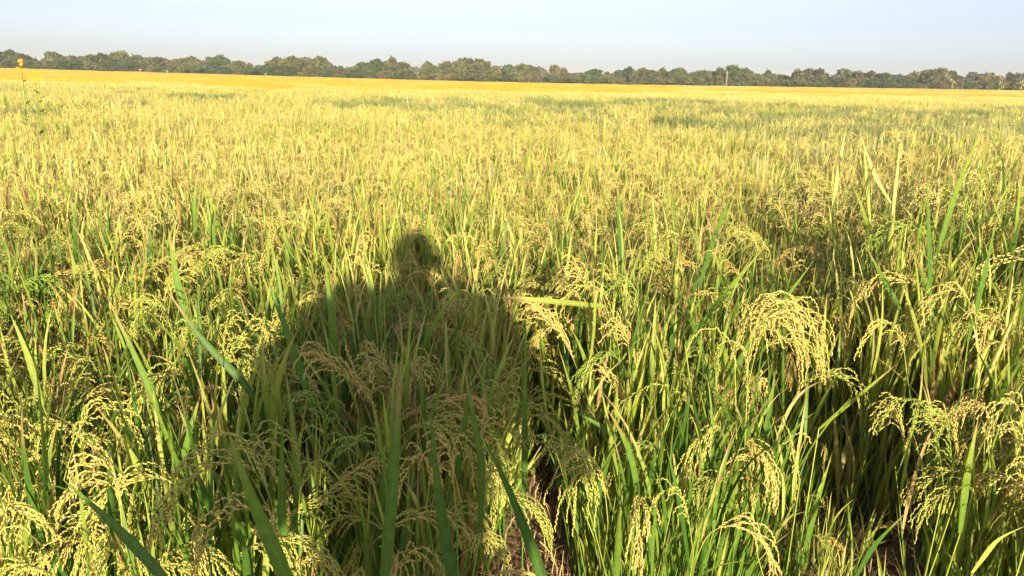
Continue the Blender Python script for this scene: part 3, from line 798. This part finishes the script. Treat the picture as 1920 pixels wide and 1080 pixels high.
def tree(px, topy, k, label, grp=None, name='tree', Y=None, rs=random, wmul=1.0):
    Y = Y or TD + random.uniform(-4, 10)
    p = at(px, topy, Y); gz = float(terr(p.x, Y)); H = p.z - gz + .3
    ok = [i for i in range(9) if TV[i][3][k] is not None]; v = random.choice(ok); c, t, Wd, cm = TV[v]
    e = empty(name, (p.x, Y, gz), random.uniform(0, 6.28)); s = H / 1.0
    e.scale = (s * wmul, s * wmul, s); tag(e, label, 'tree' if name == 'tree' else 'bush', grp)
    link('trunk', t, e); link('crown', cm[k], e)
    return e
hs = [base_y(px) - ty for px, ty, k in TR]
used = {}
for i, (px, ty, k) in enumerate(TR):
    part = ('far left' if px < 250 else 'left' if px < 640 else 'centre left' if px < 960 else 'centre right' if px < 1290 else 'right' if px < 1600 else 'far right')
    h = base_y(px) - ty; size = 'tall' if h > 36 else 'mid-height' if h > 27 else 'low'
    key = f'{size} {KN[k]} tree, {part} of the tree line'
    used[key] = used.get(key, 0) + 1
    TR[i] = (px, ty, k, key, used[key])
ORD = ['first', 'second', 'third', 'fourth', 'fifth', 'sixth', 'seventh', 'eighth']
for px, ty, k, key, n in TR:
    lab = key if used[key] == 1 else key + f', {ORD[n-1]} such from the left'
    tree(px, ty - 1, k, lab, 'trees along the far edge of the field', wmul=random.uniform(.8, 1.35))
# lower bushes closing the line, and some trees past the frame
px = -60
while px < 1980:
    h = random.uniform(9, 19); k = random.choice([0, 1, 1, 3, 2, 0])
    tree(px, base_y(px) - h, k, 'low scrubby bush closing the foot of the tree line', 'bushes at the foot of the tree line', 'bush', TD + random.uniform(-6, -2), wmul=1.5)
    px += random.uniform(22, 34)
for px in list(range(-560, -30, 38)) + list(range(1965, 2500, 38)):
    tree(px, base_y(px) - random.uniform(26, 36), random.choice([0, 1]), 'olive tree continuing the tree line past the view', 'trees continuing the line past the view')
for i, (px, ty, lab) in enumerate([(782, 111, 'pale leafless tree rising between green crowns, centre left'), (1025, 117, 'bare greyish tree just left of the reddish brown crown')]):
    p = at(px, ty, TD - 2); gz = float(terr(p.x, TD - 2)); H = (p.z - gz) / .98
    e = empty('bare_tree', (p.x, TD - 2, gz), i * 2.0); e.scale = (H, H, H); tag(e, lab, 'tree'); link('branches', BARE[i], e)
def post(px, y0, y1, Y, r, name, label, cat):
    a = at(px, y0, Y); gz = float(terr(a.x, Y)); mb = MB(); h = a.z - gz
    tube(mb, [(0, 0, -.1), (0, 0, h * .5), (.02, 0, h * .97), (.02, 0, h)], [r, r * .92, r * .85, r * .3], .5, 0, 10)
    tube(mb, [(-r * 2.2, 0, h * .9), (r * 2.2, 0, h * .9)], [r * .35, r * .35], .5, 0, 6)
    o = link(name, mb.mesh(name, M_pale)); o.location = (a.x, Y, gz); tag(o, label, cat)
post(1364, 133, 157, 212, .17, 'wooden_post', 'pale wooden post in front of the right trees', 'post')
post(1809, 134, 160, 212, .07, 'mast', 'thin grey mast among the far right trees', 'pole')
for px, y0, l in ((263, 129, 'left of two pale stubs under the far left trees'), (313, 131, 'right of two pale stubs under the far left trees'), (498, 137, 'short pale stub standing alone under the left trees')):
    post(px, y0, 0, 213, .2, 'tree_stump', l, 'stump')

# ------------------------------------------------------------------ the photographer (stands behind the camera, throws the long shadow)
def skin_mesh(name, pts, edges, rad, root, sub=2):
    me = bpy.data.meshes.new(name); me.from_pydata(pts, edges, []); o = bpy.data.objects.new(name, me); COL.objects.link(o)
    o.modifiers.new('skin', 'SKIN'); sv = me.skin_vertices[0].data
    for i, r_ in enumerate(rad): sv[i].radius = r_ if isinstance(r_, tuple) else (r_, r_)
    sv[root].use_root = True
    s = o.modifiers.new('sub', 'SUBSURF'); s.levels = sub; s.render_levels = sub
    dg = bpy.context.evaluated_depsgraph_get(); dg.update(); m2 = bpy.data.meshes.new_from_object(o.evaluated_get(dg)); bpy.data.objects.remove(o)
    m2.name = name
    for p_ in m2.polygons: p_.use_smooth = True
    return m2
M_skin = simple('skin', (.16, .08, .05), .5); M_shirt = simple('shirt_cloth', (.55, .56, .6), .9, 40, .1); M_trous = simple('trouser_cloth', (.06, .07, .1), .9, 60, .15)
M_hair = simple('hair', (.01, .01, .01), .7); M_phone = simple('phone_body', (.02, .02, .025), .25)
PX, PY = .02, -.42
B = [(0, 0, .93), (0, 0, 1.08), (0, 0, 1.25), (0, 0, 1.41), (0, .0, 1.49), (0, .02, 1.54), (0, .03, 1.60), (0, .02, 1.655),
     (-.225, 0, 1.46), (-.31, .07, 1.16), (-.16, .27, 1.37), (-.095, .315, 1.47),
     (.225, 0, 1.46), (.31, .07, 1.16), (.16, .27, 1.37), (.095, .315, 1.47),
     (-.10, 0, .88), (-.12, .02, .48), (-.13, -.01, .08), (-.14, .14, .04),
     (.10, 0, .88), (.12, .02, .48), (.13, -.01, .08), (.14, .14, .04)]
E = [(0, 1), (1, 2), (2, 3), (3, 4), (4, 5), (5, 6), (6, 7), (3, 8), (8, 9), (9, 10), (10, 11), (3, 12), (12, 13), (13, 14), (14, 15), (0, 16), (16, 17), (17, 18), (18, 19), (0, 20), (20, 21), (21, 22), (22, 23)]
rd = [(.15, .11), (.14, .10), (.17, .11), (.17, .09), .052, .066, .084, .05, .072, .048, .034, .028, .072, .048, .034, .028, .088, .058, .042, .034, .088, .058, .042, .034]
pe = empty('person', (PX, PY, 0)); pe.scale = (1.08, 1.05, 1.035); tag(pe, 'photographer holding up a phone, casting the long shadow on the rice', 'person')
body = skin_mesh('body', B, E, rd, 0); body.materials.append(M_skin); link('body', body, pe)
fat = lambda q, a: tuple((x + a) for x in (q if isinstance(q, tuple) else (q, q)))
ids = [0, 1, 2, 3, 8, 9, 12, 13]; mp = {k: i for i, k in enumerate(ids)}
sh = skin_mesh('shirt', [B[k] for k in ids] + [(-.26, .17, 1.25), (.26, .17, 1.25)], [(mp[a], mp[b_]) for a, b_ in E if a in mp and b_ in mp] + [(mp[9], 8), (mp[13], 9)], [fat(rd[k], .028 if k not in (9, 13) else .085) for k in ids] + [.085, .085], 0)
sh.materials.append(M_shirt); link('shirt', sh, pe)
ids = [0, 16, 17, 18, 20, 21, 22]; mp = {k: i for i, k in enumerate(ids)}
tr_ = skin_mesh('trousers', [B[k] if k not in (18, 22) else (B[k][0], B[k][1], .13) for k in ids], [(mp[a], mp[b_]) for a, b_ in E if a in mp and b_ in mp], [fat(rd[k], .022) for k in ids], 0)
tr_.materials.append(M_trous); link('trousers', tr_, pe)
import bmesh
bm = bmesh.new(); bmesh.ops.create_icosphere(bm, subdivisions=4, radius=1)
for v_ in bm.verts:
    n_ = 1 + .03 * math.sin(v_.co.x * 9) * math.cos(v_.co.z * 11 + v_.co.y * 5); v_.co = Vector((v_.co.x * .088 * n_, v_.co.y * .105 * n_ - .012, v_.co.z * .105 * n_ + 1.645 + .25 * max(0, v_.co.y) * .09))
hr = bpy.data.meshes.new('hair'); bm.to_mesh(hr); bm.free()
for p_ in hr.polygons: p_.use_smooth = True
hr.materials.append(M_hair); link('hair', hr, pe)
for s in (-1, 1):                                   # fingers closing round the phone edges
    for k in range(4):
        z = 1.500 - .017 * k + .0; L = (.95, 1.05, 1.0, .8)[k]
        fm = skin_mesh('finger', [(s * .093, .325, z - .01), (s * .086, .368 + .004 * L, z), (s * .064 * (2 - L), .378, z)], [(0, 1), (1, 2)], [.011, .009, .007], 0, 1); fm.materials.append(M_skin); link('finger', fm, pe)
    fm = skin_mesh('thumb', [(s * .088, .318, 1.455), (s * .075, .338, 1.475), (s * .055, .343, 1.49)], [(0, 1), (1, 2)], [.013, .011, .008], 0, 1); fm.materials.append(M_skin); link('thumb', fm, pe)
import bmesh
bm = bmesh.new(); bmesh.ops.create_cube(bm, size=1); bmesh.ops.scale(bm, vec=(.16, .008, .075), verts=bm.verts)
bmesh.ops.bevel(bm, geom=bm.edges[:], offset=.003, segments=2, affect='EDGES')
me = bpy.data.meshes.new('phone'); bm.to_mesh(me); bm.free(); me.materials.append(M_phone)
ph = link('phone', me); ph.location = (PX, PY + .383, 1.585); tag(ph, 'black smartphone held level in both of the photographer\'s hands', 'phone')

# ------------------------------------------------------------------ haze
bm = bmesh.new(); bmesh.ops.create_cube(bm, size=1); me = bpy.data.meshes.new('haze')
bmesh.ops.scale(bm, vec=(7000, 7600, 24), verts=bm.verts); bmesh.ops.translate(bm, vec=(0, 0, 6), verts=bm.verts); bm.to_mesh(me); bm.free()
M_haze, nt = mat('haze'); v = N(nt, 'ShaderNodeVolumePrincipled'); v.inputs['Color'].default_value = (.97, .985, 1.0, 1); v.inputs['Density'].default_value = .0005; v.inputs['Anisotropy'].default_value = 0
o = N(nt, 'ShaderNodeOutputMaterial'); nt.links.new(v.outputs[0], o.inputs['Volume']); me.materials.append(M_haze)
tag(link('haze', me), 'thin pale haze over the whole field', 'haze', kind='stuff')
